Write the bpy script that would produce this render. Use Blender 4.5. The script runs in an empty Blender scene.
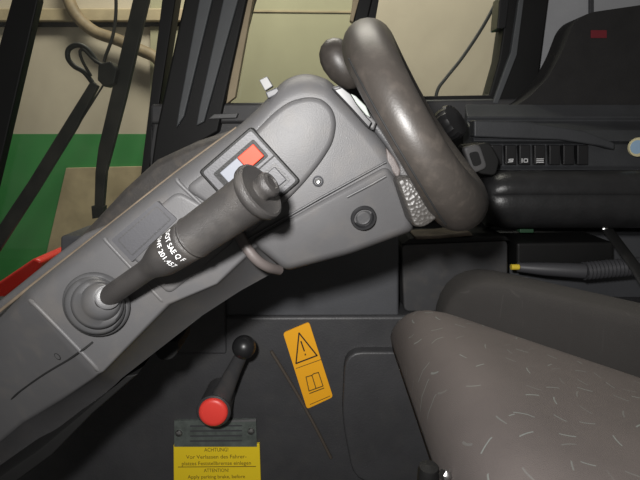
import bpy, bmesh, math, random
from mathutils import Vector, Matrix
random.seed(7)
C = bpy.context.scene.collection
SC = bpy.context.scene
R = math.radians

# ------------------------------------------------------------------ camera
F = 502.0
PITCH = R(12)
CAM = Vector((0, 0, 1.30))
cd = bpy.data.cameras.new('camera'); cam = bpy.data.objects.new('camera', cd); C.objects.link(cam)
cd.sensor_width = 36; cd.lens = F / 640 * 36; cd.clip_start = 0.02
cam.location = CAM; cam.rotation_euler = (R(90) - PITCH, 0, 0)
SC.camera = cam
RIGHT = Vector((1, 0, 0)); UP = Vector((0, math.sin(PITCH), math.cos(PITCH))); FWD = Vector((0, math.cos(PITCH), -math.sin(PITCH)))
def P(x, y, Y):
    d = RIGHT * ((x - 320) / F) + UP * ((240 - y) / F) + FWD
    return CAM + d * (Y / d.y)
# ------------------------------------------------------------------ world, lights, exposure
w = bpy.data.worlds.new('world'); SC.world = w; w.use_nodes = True
w.node_tree.nodes['Background'].inputs[0].default_value = (1.0, 0.97, 0.92, 1)
w.node_tree.nodes['Background'].inputs[1].default_value = 0.11
def area(name, loc, target, size, power, col=(1, 1, 1), sy=None):
    l = bpy.data.lights.new(name, 'AREA'); l.size = size; l.energy = power; l.color = col
    if sy: l.shape = 'RECTANGLE'; l.size_y = sy
    o = bpy.data.objects.new(name, l); C.objects.link(o); o.location = loc
    o.rotation_euler = (Vector(target) - Vector(loc)).to_track_quat('-Z', 'Y').to_euler()
    return o
fl = area('camera_flash', (-0.06, -0.02, 1.38), tuple(P(300, 265, 0.6)), 0.035, 6.2, (1, 0.98, 0.96))
fl.data.spread = R(145)
area('workshop_lamp', (-0.3, 2.0, 3.6), (-0.2, 3.2, 1.2), 1.6, 85, (1, 0.95, 0.84), 0.5)
SC.view_settings.view_transform = 'Standard'
SC.view_settings.look = 'None'
SC.view_settings.gamma = 1
SC.view_settings.use_curve_mapping = False
SC.view_settings.exposure = 0.0

# ------------------------------------------------------------------ helpers
def mmpx(Y): return Y / F

def srgb(r, g, b):
    f = lambda c: (c / 255 / 12.92) if c / 255 <= 0.04045 else ((c / 255 + 0.055) / 1.055) ** 2.4
    return (f(r), f(g), f(b), 1)

def mat(name, col, rough=0.5, bump=0.0, bscale=300, metal=0.0, var=0.0, vscale=12, dust=None, spec=0.5, grain='noise'):
    m = bpy.data.materials.new(name); m.use_nodes = True
    nt = m.node_tree; N = nt.nodes; L = nt.links
    b = N['Principled BSDF']
    b.inputs['Base Color'].default_value = col; b.inputs['Roughness'].default_value = rough
    b.inputs['Metallic'].default_value = metal
    b.inputs['Specular IOR Level'].default_value = spec
    tc = N.new('ShaderNodeTexCoord')
    out = None
    if var > 0 or dust:
        n = N.new('ShaderNodeTexNoise'); n.inputs['Scale'].default_value = vscale; n.inputs['Detail'].default_value = 8
        n.inputs['Roughness'].default_value = 0.65
        L.new(tc.outputs['Object'], n.inputs['Vector'])
        r = N.new('ShaderNodeValToRGB')
        r.color_ramp.elements[0].position = 0.3; r.color_ramp.elements[1].position = 0.75
        lo = [c * (1 - var) for c in col[:3]] + [1]; hi = [min(1, c * (1 + var)) for c in col[:3]] + [1]
        r.color_ramp.elements[0].color = lo; r.color_ramp.elements[1].color = hi
        L.new(n.outputs['Fac'], r.inputs['Fac']); out = r.outputs['Color']
        if dust:
            n2 = N.new('ShaderNodeTexNoise'); n2.inputs['Scale'].default_value = vscale * 3.1; n2.inputs['Detail'].default_value = 6
            L.new(tc.outputs['Object'], n2.inputs['Vector'])
            r2 = N.new('ShaderNodeValToRGB'); r2.color_ramp.elements[0].position = 0.5; r2.color_ramp.elements[1].position = 0.8
            r2.color_ramp.elements[0].color = (0, 0, 0, 1); r2.color_ramp.elements[1].color = (0.45, 0.45, 0.45, 1)
            L.new(n2.outputs['Fac'], r2.inputs['Fac'])
            mx = N.new('ShaderNodeMix'); mx.data_type = 'RGBA'
            L.new(r2.outputs['Color'], mx.inputs[0]); L.new(out, mx.inputs[6]); mx.inputs[7].default_value = dust
            out = mx.outputs[2]
        L.new(out, b.inputs['Base Color'])
    if bump > 0:
        if grain == 'voronoi':
            t = N.new('ShaderNodeTexVoronoi'); t.inputs['Scale'].default_value = bscale; ho = t.outputs['Distance']
        else:
            t = N.new('ShaderNodeTexNoise'); t.inputs['Scale'].default_value = bscale; t.inputs['Detail'].default_value = 3; ho = t.outputs['Fac']
        L.new(tc.outputs['Object'], t.inputs['Vector'])
        bp = N.new('ShaderNodeBump'); bp.inputs['Strength'].default_value = bump; bp.inputs['Distance'].default_value = 0.0015
        L.new(ho, bp.inputs['Height']); L.new(bp.outputs['Normal'], b.inputs['Normal'])
    return m

M = {}
M['plastic'] = mat('grey_plastic', (0.083, 0.082, 0.084, 1), 0.50, 0.18, 900, var=0.07, dust=(0.12, 0.11, 0.10, 1), spec=0.38)
M['plastic_lip'] = mat('brown_grey_plastic', (0.085, 0.072, 0.068, 1), 0.5, 0.15, 700, var=0.1)
M['plastic_dark'] = mat('charcoal_plastic', (0.045, 0.045, 0.047, 1), 0.5, 0.2, 600, var=0.12, dust=(0.09, 0.08, 0.07, 1))
M['slot'] = mat('recess_plastic', (0.055, 0.055, 0.06, 1), 0.5, 0.1, 600, var=0.06)
M['cowl'] = mat('dusty_cowl_plastic', (0.05, 0.046, 0.043, 1), 0.6, 0.3, 400, var=0.2, vscale=20, dust=(0.12, 0.10, 0.08, 1))
M['black'] = mat('black_rubber', (0.008, 0.008, 0.008, 1), 0.55, 0.2, 500, var=0.1, spec=0.3)
M['black_gloss'] = mat('black_gloss_plastic', (0.015, 0.015, 0.016, 1), 0.36)
M['groove'] = mat('seam_black', (0.006, 0.006, 0.006, 1), 0.8)
M['rubber'] = mat('grip_rubber', (0.030, 0.028, 0.027, 1), 0.42, 0.45, 1400, var=0.12, dust=(0.085, 0.078, 0.07, 1))
M['boot'] = mat('bellows_rubber', (0.062, 0.062, 0.064, 1), 0.42, 0.1, 800, var=0.08, dust=(0.09, 0.083, 0.076, 1))
M['rim'] = mat('steering_rim_foam', (0.038, 0.033, 0.029, 1), 0.44, 0.08, 500, var=0.14, vscale=30, dust=(0.085, 0.072, 0.062, 1))
M['grain'] = mat('leather_grain_plastic', (0.042, 0.039, 0.036, 1), 0.45, 0.6, 300, grain='voronoi')
M['red'] = mat('red_rocker_plastic', (0.55, 0.045, 0.018, 1), 0.55, spec=0.3)
M['redbtn'] = mat('red_button_plastic', (0.85, 0.06, 0.045, 1), 0.4)
M['white'] = mat('pale_rocker_plastic', (0.17, 0.18, 0.205, 1), 0.55, spec=0.3)
M['print'] = mat('white_print', (0.80, 0.80, 0.80, 1), 0.6)
M['tab'] = mat('pale_grey_plastic', (0.13, 0.13, 0.13, 1), 0.5)
M['metal'] = mat('dull_steel', (0.55, 0.55, 0.54, 1), 0.35, metal=1.0)
M['lens'] = mat('gauge_lens', (0.33, 0.36, 0.33, 1), 0.12)
M['yellow'] = mat('sticker_yellow', (0.90, 0.42, 0.012, 1), 0.5)
M['lemon'] = mat('sign_yellow', (0.90, 0.66, 0.02, 1), 0.5)
M['ink'] = mat('black_print', (0.03, 0.02, 0.01, 1), 0.6)
M['ink_soft'] = mat('faded_brown_print', (0.14, 0.085, 0.01, 1), 0.7)
M['panel'] = mat('side_panel_plastic', (0.048, 0.048, 0.051, 1), 0.48, 0.3, 260, var=0.18, vscale=9, dust=(0.065, 0.063, 0.06, 1))
M['plate'] = mat('engraved_plate', (0.10, 0.115, 0.105, 1), 0.3, var=0.35, vscale=45)
M['rod'] = mat('brown_rod', (0.075, 0.062, 0.05, 1), 0.5)
M['console'] = mat('console_plastic', (0.046, 0.048, 0.052, 1), 0.5, 0.3, 300, var=0.15)
M['armpad'] = mat('armrest_vinyl', (0.022, 0.022, 0.023, 1), 0.38, 0.35, 160, var=0.25, vscale=25)
M['gasket'] = mat('grey_gasket', (0.085, 0.09, 0.095, 1), 0.5, var=0.1)
M['beige'] = mat('beige_wall_paint', (0.51, 0.445, 0.355, 1), 0.8, var=0.08, vscale=3)
M['green'] = mat('green_wall_paint', (0.035, 0.23, 0.055, 1), 0.7, var=0.08, vscale=3)
M['board'] = mat('plywood', (0.40, 0.32, 0.20, 1), 0.8, var=0.22, vscale=7)
M['olive'] = mat('greenish_wall_sheet', (0.37, 0.35, 0.235, 1), 0.7, var=0.06, vscale=3)
M['panel_light'] = mat('grey_side_plastic', (0.062, 0.064, 0.07, 1), 0.55, 0.2, 260, var=0.12, vscale=8)
M['edge_dust'] = mat('dusty_edge_seal', (0.13, 0.10, 0.07, 1), 0.8, var=0.3, vscale=40)
M['tan'] = mat('tan_paint', (0.42, 0.34, 0.22, 1), 0.7, var=0.2, vscale=9)
M['hose'] = mat('brown_streak', (0.22, 0.165, 0.10, 1), 0.6, 0.4, 60, var=0.35, vscale=14)  # brown tone of the reflection streak before the wall
M['redbody'] = mat('red_machine_paint', (0.60, 0.02, 0.015, 1), 0.35)
M['greywall'] = mat('grey_lining', (0.38, 0.385, 0.40, 1), 0.75, 0.2, 200, var=0.08)
M['cloth'] = mat('black_cloth', (0.020, 0.019, 0.019, 1), 0.9, 0.6, 220, var=0.2, vscale=18)
M['emblem'] = mat('red_embroidery', (0.17, 0.012, 0.02, 1), 0.8)
M['floor'] = mat('floor_mat', (0.02, 0.02, 0.02, 1), 0.8, 0.3, 200)
M['ground'] = mat('concrete', (0.18, 0.17, 0.15, 1), 0.9, var=0.2)
M['stickerblue'] = mat('pale_blue_print', (0.35, 0.52, 0.70, 1), 0.4)
M['stickerrim'] = mat('cream_print', (0.75, 0.68, 0.42, 1), 0.4)
M['brass'] = mat('yellow_plastic', (0.75, 0.55, 0.05, 1), 0.4)
M['board_green'] = mat('green_plastic', (0.02, 0.06, 0.03, 1), 0.5)
M['tan_rim'] = mat('tan_foam', (0.13, 0.105, 0.08, 1), 0.7, 0.4, 120, var=0.4, vscale=30)

def glass():
    m = bpy.data.materials.new('window_glass'); m.use_nodes = True
    nt = m.node_tree; N = nt.nodes; L = nt.links; N.remove(N['Principled BSDF'])
    t = N.new('ShaderNodeBsdfTransparent'); t.inputs[0].default_value = (0.95, 0.97, 0.94, 1)
    g = N.new('ShaderNodeBsdfGlossy'); g.inputs['Roughness'].default_value = 0.03
    d = N.new('ShaderNodeBsdfDiffuse'); d.inputs[0].default_value = (0.5, 0.45, 0.36, 1)
    mx = N.new('ShaderNodeMixShader'); mx.inputs[0].default_value = 0.04
    n = N.new('ShaderNodeTexNoise'); n.inputs['Scale'].default_value = 14; n.inputs['Detail'].default_value = 7
    tc = N.new('ShaderNodeTexCoord'); L.new(tc.outputs['Object'], n.inputs['Vector'])
    rr = N.new('ShaderNodeMapRange'); rr.inputs[1].default_value = 0.45; rr.inputs[2].default_value = 0.8; rr.inputs[3].default_value = 0.004; rr.inputs[4].default_value = 0.03
    L.new(n.outputs['Fac'], rr.inputs[0])
    m2 = N.new('ShaderNodeMixShader'); L.new(rr.outputs[0], m2.inputs[0])
    L.new(t.outputs[0], mx.inputs[1]); L.new(g.outputs[0], mx.inputs[2])
    L.new(mx.outputs[0], m2.inputs[1]); L.new(d.outputs[0], m2.inputs[2])
    L.new(m2.outputs[0], N['Material Output'].inputs['Surface'])
    return m
M['glass'] = glass()

def fabric(name, col, fleck):
    m = mat(name, col, 0.9, 0.5, 900, var=0.10, vscale=10)
    nt = m.node_tree; N = nt.nodes; L = nt.links; b = N['Principled BSDF']
    base = b.inputs['Base Color'].links[0].from_socket
    tc = N.new('ShaderNodeTexCoord')
    v = N.new('ShaderNodeTexVoronoi'); v.inputs['Scale'].default_value = 28; v.inputs['Randomness'].default_value = 0.9
    L.new(tc.outputs['Object'], v.inputs['Vector'])
    sub = N.new('ShaderNodeVectorMath'); sub.operation = 'SUBTRACT'
    L.new(tc.outputs['Object'], sub.inputs[0]); L.new(v.outputs['Position'], sub.inputs[1])
    sep = N.new('ShaderNodeSeparateColor'); L.new(v.outputs['Color'], sep.inputs[0])
    ang = N.new('ShaderNodeMath'); ang.operation = 'MULTIPLY'; ang.inputs[1].default_value = 3.1; L.new(sep.outputs[0], ang.inputs[0])
    rot = N.new('ShaderNodeVectorRotate'); rot.rotation_type = 'Z_AXIS'
    L.new(sub.outputs[0], rot.inputs['Vector']); L.new(ang.outputs[0], rot.inputs['Angle'])
    sx = N.new('ShaderNodeSeparateXYZ'); L.new(rot.outputs[0], sx.inputs[0])
    # slightly bowed threads
    bow = N.new('ShaderNodeMath'); bow.operation = 'MULTIPLY'; L.new(sx.outputs[0], bow.inputs[0]); L.new(sx.outputs[0], bow.inputs[1])
    bow2 = N.new('ShaderNodeMath'); bow2.operation = 'MULTIPLY'; bow2.inputs[1].default_value = 12; L.new(bow.outputs[0], bow2.inputs[0])
    yb = N.new('ShaderNodeMath'); yb.operation = 'SUBTRACT'; L.new(sx.outputs[1], yb.inputs[0]); L.new(bow2.outputs[0], yb.inputs[1])
    def lim(sock, t):
        a = N.new('ShaderNodeMath'); a.operation = 'ABSOLUTE'; L.new(sock, a.inputs[0])
        c = N.new('ShaderNodeMath'); c.operation = 'LESS_THAN'; c.inputs[1].default_value = t; L.new(a.outputs[0], c.inputs[0]); return c.outputs[0]
    p1 = N.new('ShaderNodeMath'); p1.operation = 'MULTIPLY'; L.new(lim(sx.outputs[0], 0.0085), p1.inputs[0]); L.new(lim(yb.outputs[0], 0.0008), p1.inputs[1])
    keep = N.new('ShaderNodeMath'); keep.operation = 'MULTIPLY'; 
    gt = N.new('ShaderNodeMapRange'); gt.inputs[1].default_value = 0.12; gt.inputs[2].default_value = 1.0; gt.inputs[3].default_value = 0; gt.inputs[4].default_value = 0.5
    L.new(sep.outputs[1], gt.inputs[0]); L.new(p1.outputs[0], keep.inputs[0]); L.new(gt.outputs[0], keep.inputs[1])
    mx = N.new('ShaderNodeMix'); mx.data_type = 'RGBA'
    L.new(keep.outputs[0], mx.inputs[0]); L.new(base, mx.inputs[6]); mx.inputs[7].default_value = fleck
    L.new(mx.outputs[2], b.inputs['Base Color'])
    b.inputs['Sheen Weight'].default_value = 0.0
    return m
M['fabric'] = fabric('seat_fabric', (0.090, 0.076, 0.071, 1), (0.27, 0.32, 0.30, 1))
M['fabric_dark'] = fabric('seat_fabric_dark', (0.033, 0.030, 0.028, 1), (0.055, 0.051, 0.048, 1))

# --- mesh building
def link(name, bm, m, parent=None, smooth=35, bevel=0, seg=3):
    bmesh.ops.recalc_face_normals(bm, faces=bm.faces)
    me = bpy.data.meshes.new(name)
    for f in bm.faces: f.smooth = True
    for e in bm.edges:
        if len(e.link_faces) == 2 and e.calc_face_angle(0) > R(smooth): e.smooth = False
    bm.to_mesh(me); bm.free()
    o = bpy.data.objects.new(name, me); C.objects.link(o)
    me.materials.append(m)
    if parent: o.parent = parent; o.matrix_parent_inverse = parent.matrix_world.inverted()
    if bevel:
        md = o.modifiers.new('bevel', 'BEVEL'); md.width = bevel; md.segments = seg; md.limit_method = 'ANGLE'; md.angle_limit = R(28)
        md.harden_normals = False
        for e in me.edges: e.use_edge_sharp = False
        wn = o.modifiers.new('wn', 'WEIGHTED_NORMAL')
    return o
def thing(name, loc, label, cat, group=None):
    o = bpy.data.objects.new(name, None); o.empty_display_size = 0.05; C.objects.link(o); o.location = loc
    o['label'] = label; o['category'] = cat
    if group: o['group'] = group
    bpy.context.view_layer.update()
    return o
def tag(o, label, cat, group=None):
    o['label'] = label; o['category'] = cat
    if group: o['group'] = group
    return o
def struct(o): o['kind'] = 'structure'; return o
def loft(bm, rings, cap=True, closed=False):
    vs = [[bm.verts.new(p) for p in r] for r in rings]
    n = len(vs[0])
    rng = range(len(vs)) if closed else range(len(vs) - 1)
    for i in rng:
        a, b = vs[i], vs[(i + 1) % len(vs)]
        for j in range(n):
            bm.faces.new((a[j], a[(j + 1) % n], b[(j + 1) % n], b[j]))
    if cap and not closed:
        bm.faces.new(vs[0]); bm.faces.new(vs[-1][::-1])
    return vs
def roundpoly(pts, r, n=4):
    out = []; k = len(pts)
    for i in range(k):
        a = Vector(pts[i - 1]); b = Vector(pts[i]); c = Vector(pts[(i + 1) % k])
        d1 = (a - b); d2 = (c - b); l1, l2 = d1.length, d2.length
        q = min(r, l1 * 0.45, l2 * 0.45)
        p0 = b + d1 / l1 * q; p2 = b + d2 / l2 * q
        for t in range(n + 1):
            s = t / n
            out.append(tuple((1 - s) ** 2 * p0 + 2 * s * (1 - s) * b + s * s * p2))
    return out
def area2(pts):
    return sum(pts[i - 1][0] * pts[i][1] - pts[i][0] * pts[i - 1][1] for i in range(len(pts)))
def inset(pts, d):
    s = 1 if area2(pts) > 0 else -1
    k = len(pts); out = []
    for i in range(k):
        a = Vector(pts[i - 1]); b = Vector(pts[i]); c = Vector(pts[(i + 1) % k])
        e1 = (b - a); e2 = (c - b)
        if e1.length < 1e-6 or e2.length < 1e-6: out.append(tuple(b)); continue
        n1 = Vector((-e1.y, e1.x)).normalized() * s; n2 = Vector((-e2.y, e2.x)).normalized() * s
        m = (n1 + n2); L_ = m.length
        if L_ < 1e-6: m = n1; q = 1
        else:
            m = m / L_; q = 1 / max(0.35, m.dot(n1))
        out.append(tuple(b + m * d * q))
    return out
def prism(name, pts, Y0, Y1, m, parent=None, bev=0.0, r=0, seg=3, ch=None, dep=None):
    """outline at depth Y0 carried straight back to Y1; ch = (inset, depth) slopes the front"""
    raw = pts
    if r: pts = roundpoly(pts, r)
    base = [P(x, y, Y0) for x, y in pts]
    rings = []
    if ch:
        ins, dp = ch
        k = 4
        for i in range(k + 1):
            a = i / k * math.pi / 2
            q = inset(raw, ins * (1 - math.sin(a)))
            if r: q = roundpoly(q, r)
            yy = Y0 + dp * (1 - math.cos(a))
            if dep: rings.append([P(x, y, yy + dep(x, y)) for x, y in q])
            else: rings.append([Vector((P(x, y, Y0).x, yy, P(x, y, Y0).z)) for x, y in q])
        if dep: base = rings[-1]
        rings.append([Vector((p.x, Y1, p.z)) for p in base])
    else:
        rings = [base, [Vector((p.x, Y1, p.z)) for p in base]]
    bm = bmesh.new(); loft(bm, rings)
    return link(name, bm, m, parent, bevel=bev, seg=seg)
def catmull(pts, n=8, closed=False):
    out = []; k = len(pts)
    idx = range(k) if closed else range(k - 1)
    g = lambda i: pts[i % k] if closed else pts[max(0, min(k - 1, i))]
    for i in idx:
        p0, p1, p2, p3 = g(i - 1), g(i), g(i + 1), g(i + 2)
        for t in range(n):
            s = t / n
            out.append(0.5 * ((2 * p1) + (p2 - p0) * s + (2 * p0 - 5 * p1 + 4 * p2 - p3) * s * s + (3 * p1 - p0 - 3 * p2 + p3) * s ** 3))
    if not closed: out.append(pts[-1].copy())
    return out
def tube_bm(bm, pts, r, seg=12, closed=False, flat=None):
    rings = []; k = len(pts); nrm = None
    for i, p in enumerate(pts):
        a = pts[i - 1] if (i > 0 or closed) else p; b = pts[(i + 1) % k] if (i < k - 1 or closed) else p
        t = (b - a).normalized()
        if nrm is None:
            nrm = t.orthogonal().normalized() if flat is None else (flat - t * flat.dot(t)).normalized()
        else: nrm = ((nrm if flat is None else flat) - t * (nrm if flat is None else flat).dot(t)).normalized()
        bi = t.cross(nrm)
        rr = r[i] if isinstance(r, (list, tuple)) and not isinstance(r[0], (list, tuple)) else r
        if isinstance(r, (list, tuple)) and isinstance(r[0], (list, tuple)): ra, rb = r[i]
        else: ra = rb = rr
        rings.append([p + nrm * ra * math.cos(2 * math.pi * j / seg) + bi * rb * math.sin(2 * math.pi * j / seg) for j in range(seg)])
    loft(bm, rings, cap=not closed, closed=closed)
def tube(name, pts, r, m, parent=None, seg=12, closed=False, smooth_n=0, flat=None):
    pts = [Vector(p) for p in pts]
    if smooth_n:
        k0 = len(pts); pts = catmull(pts, smooth_n, closed)
        if isinstance(r, list):
            rv = [Vector(q) if isinstance(q, tuple) else Vector((q, q)) for q in r]
            r = [tuple(rv[min(k0 - 1, i // smooth_n)].lerp(rv[min(k0 - 1, i // smooth_n + 1)], (i % smooth_n) / smooth_n)) for i in range(len(pts))]
    bm = bmesh.new(); tube_bm(bm, pts, r, seg, closed, flat)
    return link(name, bm, m, parent, smooth=50)
def lathe(name, origin, axis, prof, m, parent=None, seg=40, smooth=40):
    """prof: (distance along axis, radius)"""
    axis = Vector(axis).normalized(); a = axis.orthogonal().normalized(); b = axis.cross(a)
    origin = Vector(origin); bm = bmesh.new()
    loft(bm, [[origin + axis * h + (a * math.cos(2 * math.pi * j / seg) + b * math.sin(2 * math.pi * j / seg)) * max(r, 1e-4) for j in range(seg)] for h, r in prof])
    return link(name, bm, m, parent, smooth=smooth)
def box(name, lo, hi, m, parent=None, bev=0.0, seg=3):
    bm = bmesh.new(); bmesh.ops.create_cube(bm, size=1)
    for v in bm.verts: v.co = Vector([lo[i] + (v.co[i] + 0.5) * (hi[i] - lo[i]) for i in range(3)])
    return link(name, bm, m, parent, bevel=bev, seg=seg)
def text_bm(body, size, depth=0.0002, align='CENTER', spacing=1.0):
    cu = bpy.data.curves.new('txt', 'FONT'); cu.body = body; cu.size = size; cu.extrude = depth; cu.align_x = align; cu.space_character = spacing
    cu.resolution_u = 3
    o = bpy.data.objects.new('txt', cu); C.objects.link(o); bpy.context.view_layer.update()
    me = bpy.data.meshes.new_from_object(o.evaluated_get(bpy.context.evaluated_depsgraph_get()))
    bm = bmesh.new(); bm.from_mesh(me)
    bpy.data.objects.remove(o); bpy.data.curves.remove(cu); bpy.data.meshes.remove(me)
    return bm
def frame_on(px, py, Y, ang=0.0):
    """matrix of an upright board facing the camera side: local x right, y up, z toward -Y; turned by ang in its plane"""
    o = P(px, py, Y)
    m = Matrix(((1, 0, 0), (0, 0, -1), (0, 1, 0))).to_4x4()
    return Matrix.Translation(o) @ m @ Matrix.Rotation(ang, 4, 'Z')
def put(bm, mx): bmesh.ops.transform(bm, matrix=mx, verts=bm.verts)
def merge(dst, src):
    me = bpy.data.meshes.new('t'); src.to_mesh(me); src.free(); dst.from_mesh(me); bpy.data.meshes.remove(me)

# ================================================================== SETTING
YW = 1.28          # far side of the cab (window plane)
YB = 3.2           # workshop wall outside
struct(box('floor', (-1.2, -0.2, -0.02), (1.4, YW + 0.05, 0.0), M['floor']))
struct(box('ground', (-3.5, YW + 0.05, -0.62), (3.5, YB + 0.2, -0.6), M['ground']))
zg = P(0, 134, YB).z; zl = P(0, 172, YB).z
bw = struct(box('building_wall', (-3.5, YB, zg), (3.5, YB + 0.1, 3.2), M['beige']))
struct(box('building_wall_green_band', (-3.5, YB - 0.004, -0.6), (3.5, YB + 0.1, zg), M['green']))
# beam along the top of the outside wall
bz = P(0, 21, YB - 0.06).z
struct(box('trim_beam', (-3.5, YB - 0.06, bz), (P(190, 10, YB).x, YB, bz + 0.07), M['tan'], bev=0.008))
struct(box('trim_beam_shadow_gap', (-3.5, YB - 0.03, bz - 0.022), (P(190, 10, YB).x, YB, bz - 0.002), M['groove']))

# cab side below the windows
wz = P(320, 108, YW).z
struct(box('wall_right', (P(135, 300, 1.12).x, YW - 0.16, 0.0), (1.4, YW + 0.04, P(320, 236, 1.12).z), M['panel_light'], bev=0.01))
lowp = [(-120, 560), (-120, 330), (90, 330), (150, 318), (270, 316), (420, 316), (760, 340), (760, 700), (-120, 700)]
zf = 0.0
def floor_prism(name, pts, Y0, Y1, m, bev, r=0, parent=None):
    """outline at Y0 whose lowest points stop at the floor"""
    if r: pts = roundpoly(pts, r)
    base = [P(x, y, Y0) for x, y in pts]
    for p in base: p.z = max(p.z, 0.001)
    bm = bmesh.new(); loft(bm, [base, [Vector((p.x, Y1, p.z)) for p in base]])
    bmesh.ops.remove_doubles(bm, verts=bm.verts, dist=1e-6)
    return link(name, bm, m, parent, bevel=bev)
struct(floor_prism('wall_right_lower_panel', [(-200, 318), (420, 316), (900, 320), (900, 1500), (-200, 1500)], 0.98, YW - 0.155, M['panel'], 0.008))
struct(floor_prism('wall_right_front_panel', [(60, 236), (399, 236), (399, 330), (60, 330)], 0.99, 1.115, M['panel_light'], 0.006))
struct(floor_prism('trim_1', [(60, 300), (225, 296), (226, 354), (60, 354)], 0.972, 1.0, M['panel'], 0.004))
struct(floor_prism('trim_2', [(345, 352), (440, 352), (500, 490), (354, 482), (342, 420)], 0.955, 0.985, M['panel'], 0.014, r=18))

# rear lining
struct(prism('wall_rear', [(540, -160), (900, -160), (900, 108), (540, 108)], YW + 0.02, YW + 0.06, M['greywall'], bev=0.004))
struct(prism('trim_3', [(590, -150), (594, -150), (594, 30), (590, 30)], YW + 0.012, YW + 0.03, M['slot'], bev=0.001))

# ------ windows
def ring_frame(name, outer, inner, Y0, Y1, m, parent=None, bev=0.004):
    bm = bmesh.new(); n = len(outer)
    A = [P(x, y, Y0) for x, y in outer]; B = [P(x, y, Y0) for x, y in inner]
    bk = lambda L_: [Vector((p.x, Y1, p.z)) for p in L_]
    loft(bm, [A, B, bk(B), bk(A)], closed=True)
    return link(name, bm, m, parent, bevel=bev)
# window_1: windscreen side, left of the corner pillar
w1 = ring_frame('window_1', [(-330, -160), (200, -160), (142, 215), (120, 380), (-330, 380)], [(-300, -150), (180, -150), (140, 180), (112, 350), (-300, 350)], YW, YW + 0.05, M['black']); struct(w1)
def pane(pts, Y, par): 
    return prism('pane', pts, Y, Y + 0.005, M['glass'], par)
pane([(-315, -155), (188, -155), (139, 190), (114, 365), (-315, 365)], YW + 0.02, w1)
prism('mullion', [(12, -2), (38, -2), (3, 150), (-40, 330), (-72, 330), (-24, 130)], YW - 0.01, YW + 0.018, M['black'], w1, bev=0.003)
prism('mullion', [(24, -140), (62, -140), (38, -2), (11, -2)], YW - 0.01, YW + 0.018, M['black'], w1, bev=0.003)
# corner pillar in strips
cp = struct(prism('trim_4', [(205, -150), (292, -150), (247, 0), (226, 95), (218, 132), (150, 172), (156, 130), (184, 0)], YW - 0.03, YW + 0.06, M['black'], bev=0.006))
prism('gasket_strip', [(217, -100), (231, -100), (212, 0), (184, 116), (176, 128), (179, 108), (199, 0)], YW - 0.045, YW - 0.02, M['gasket'], cp, bev=0.003)
prism('gasket_strip', [(245, -100), (263, -100), (238, 0), (204, 122), (196, 126), (199, 108), (223, 0)], YW - 0.045, YW - 0.02, M['gasket'], cp, bev=0.003)
# window_2 middle
w2 = ring_frame('window_2', [(283, -160), (385, -160), (372, 0), (345, 118), (205, 118), (245, 0)], [(300, -150), (372, -150), (358, 0), (336, 104), (226, 104), (252, 0)], YW - 0.01, YW + 0.05, M['black']); struct(w2)
pane([(292, -155), (378, -155), (365, 0), (340, 110), (216, 110), (249, 0)], YW + 0.02, w2)
prism('edge_strip', [(292, -150), (299, -150), (253, -2), (235, 97), (226, 104), (228, 92), (245, -2)], YW - 0.016, YW + 0.01, M['tan'], w2, bev=0.002)  # tan strip along the left edge of the window
prism('edge_strip', [(367, -150), (372, -150), (359, 0), (353, 22), (350, 20), (353, 0)], YW - 0.016, YW + 0.01, M['tan'], w2, bev=0.002)
prism('ledge_strip', [(208, 119), (214, 114), (238, 113), (236, 118)], YW - 0.04, YW - 0.01, M['tab'], w2, bev=0.002)
# window_3 right
w3 = ring_frame('window_3', [(385, -160), (590, -160), (549, 0), (540, 70), (533, 112), (345, 112), (372, 0)], [(392, -150), (545, -150), (508, 0), (499, 60), (489, 95), (362, 97), (379, 0)], YW - 0.01, YW + 0.05, M['black']); struct(w3)
pane([(388, -155), (560, -155), (520, 0), (508, 64), (494, 101), (358, 101), (376, 0)], YW + 0.02, w3)
prism('gasket_strip', [(560, -150), (565, -150), (524, 0), (517, 55), (498, 104), (493, 103), (511, 52), (519, 0)], YW - 0.022, YW, M['gasket'], w3, bev=0.002)
prism('latch', [(500, -4), (510, -4), (506, 28), (497, 29)], YW - 0.02, YW + 0.03, M['black_gloss'], w3, bev=0.003)
# window sill strip across the far side
struct(prism('trim_5', [(150, 104), (530, 98), (900, 98), (900, 118), (150, 124)], YW - 0.02, YW + 0.07, M['plastic_dark'], bev=0.008))
struct(prism('wall_right_upper', [(150, 116), (900, 112), (900, 275), (150, 275)], YW, YW + 0.05, M['plastic_dark'], bev=0.003))

# ------ outside
bd = [P(66, 168, YB - 0.03), P(152, 166, YB - 0.03), P(145, 600, YB - 0.03), P(36, 600, YB - 0.03)]
bm = bmesh.new()
for p in bd: p.z = max(p.z, -0.6)
bd2 = [Vector((p.x, YB - 0.006, p.z)) for p in bd]
loft(bm, [bd, bd2]); tag(link('plywood_board', bm, M['board'], bevel=0.003), 'tan plywood board standing against the green painted wall outside', 'board')
yh = YB - 0.09
hp = [(62, -30), (72, 8), (92, 30), (118, 40), (140, 50), (156, 58), (164, 72), (164, 95), (158, 120), (152, 140), (149, 156)]
tag(tube('reflection_streak', [P(x, y, yh) for x, y in hp], 0.035, M['hose'], smooth_n=6), 'brown bent streak before the wall outside, a reflection built as a tube', 'hose')  # brown tube stands in for a curved reflection before the wall
tag(tube('thin_cable', [P(x, y, YB - 0.22) for x, y in [(115, -30), (116, 10), (113, 35), (106, 55), (104, 62)]], 0.009, M['black'], smooth_n=6), 'thin black cable hanging above the wiper hinge', 'cable')
tag(prism('bonnet_edge', [(-90, 350), (-30, 300), (0, 281), (34, 258), (42, 262), (36, 275), (0, 300), (-90, 375)], 1.45, 1.7, M['redbody'], bev=0.01), 'red painted bonnet edge seen through the window at lower left', 'bonnet')
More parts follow.
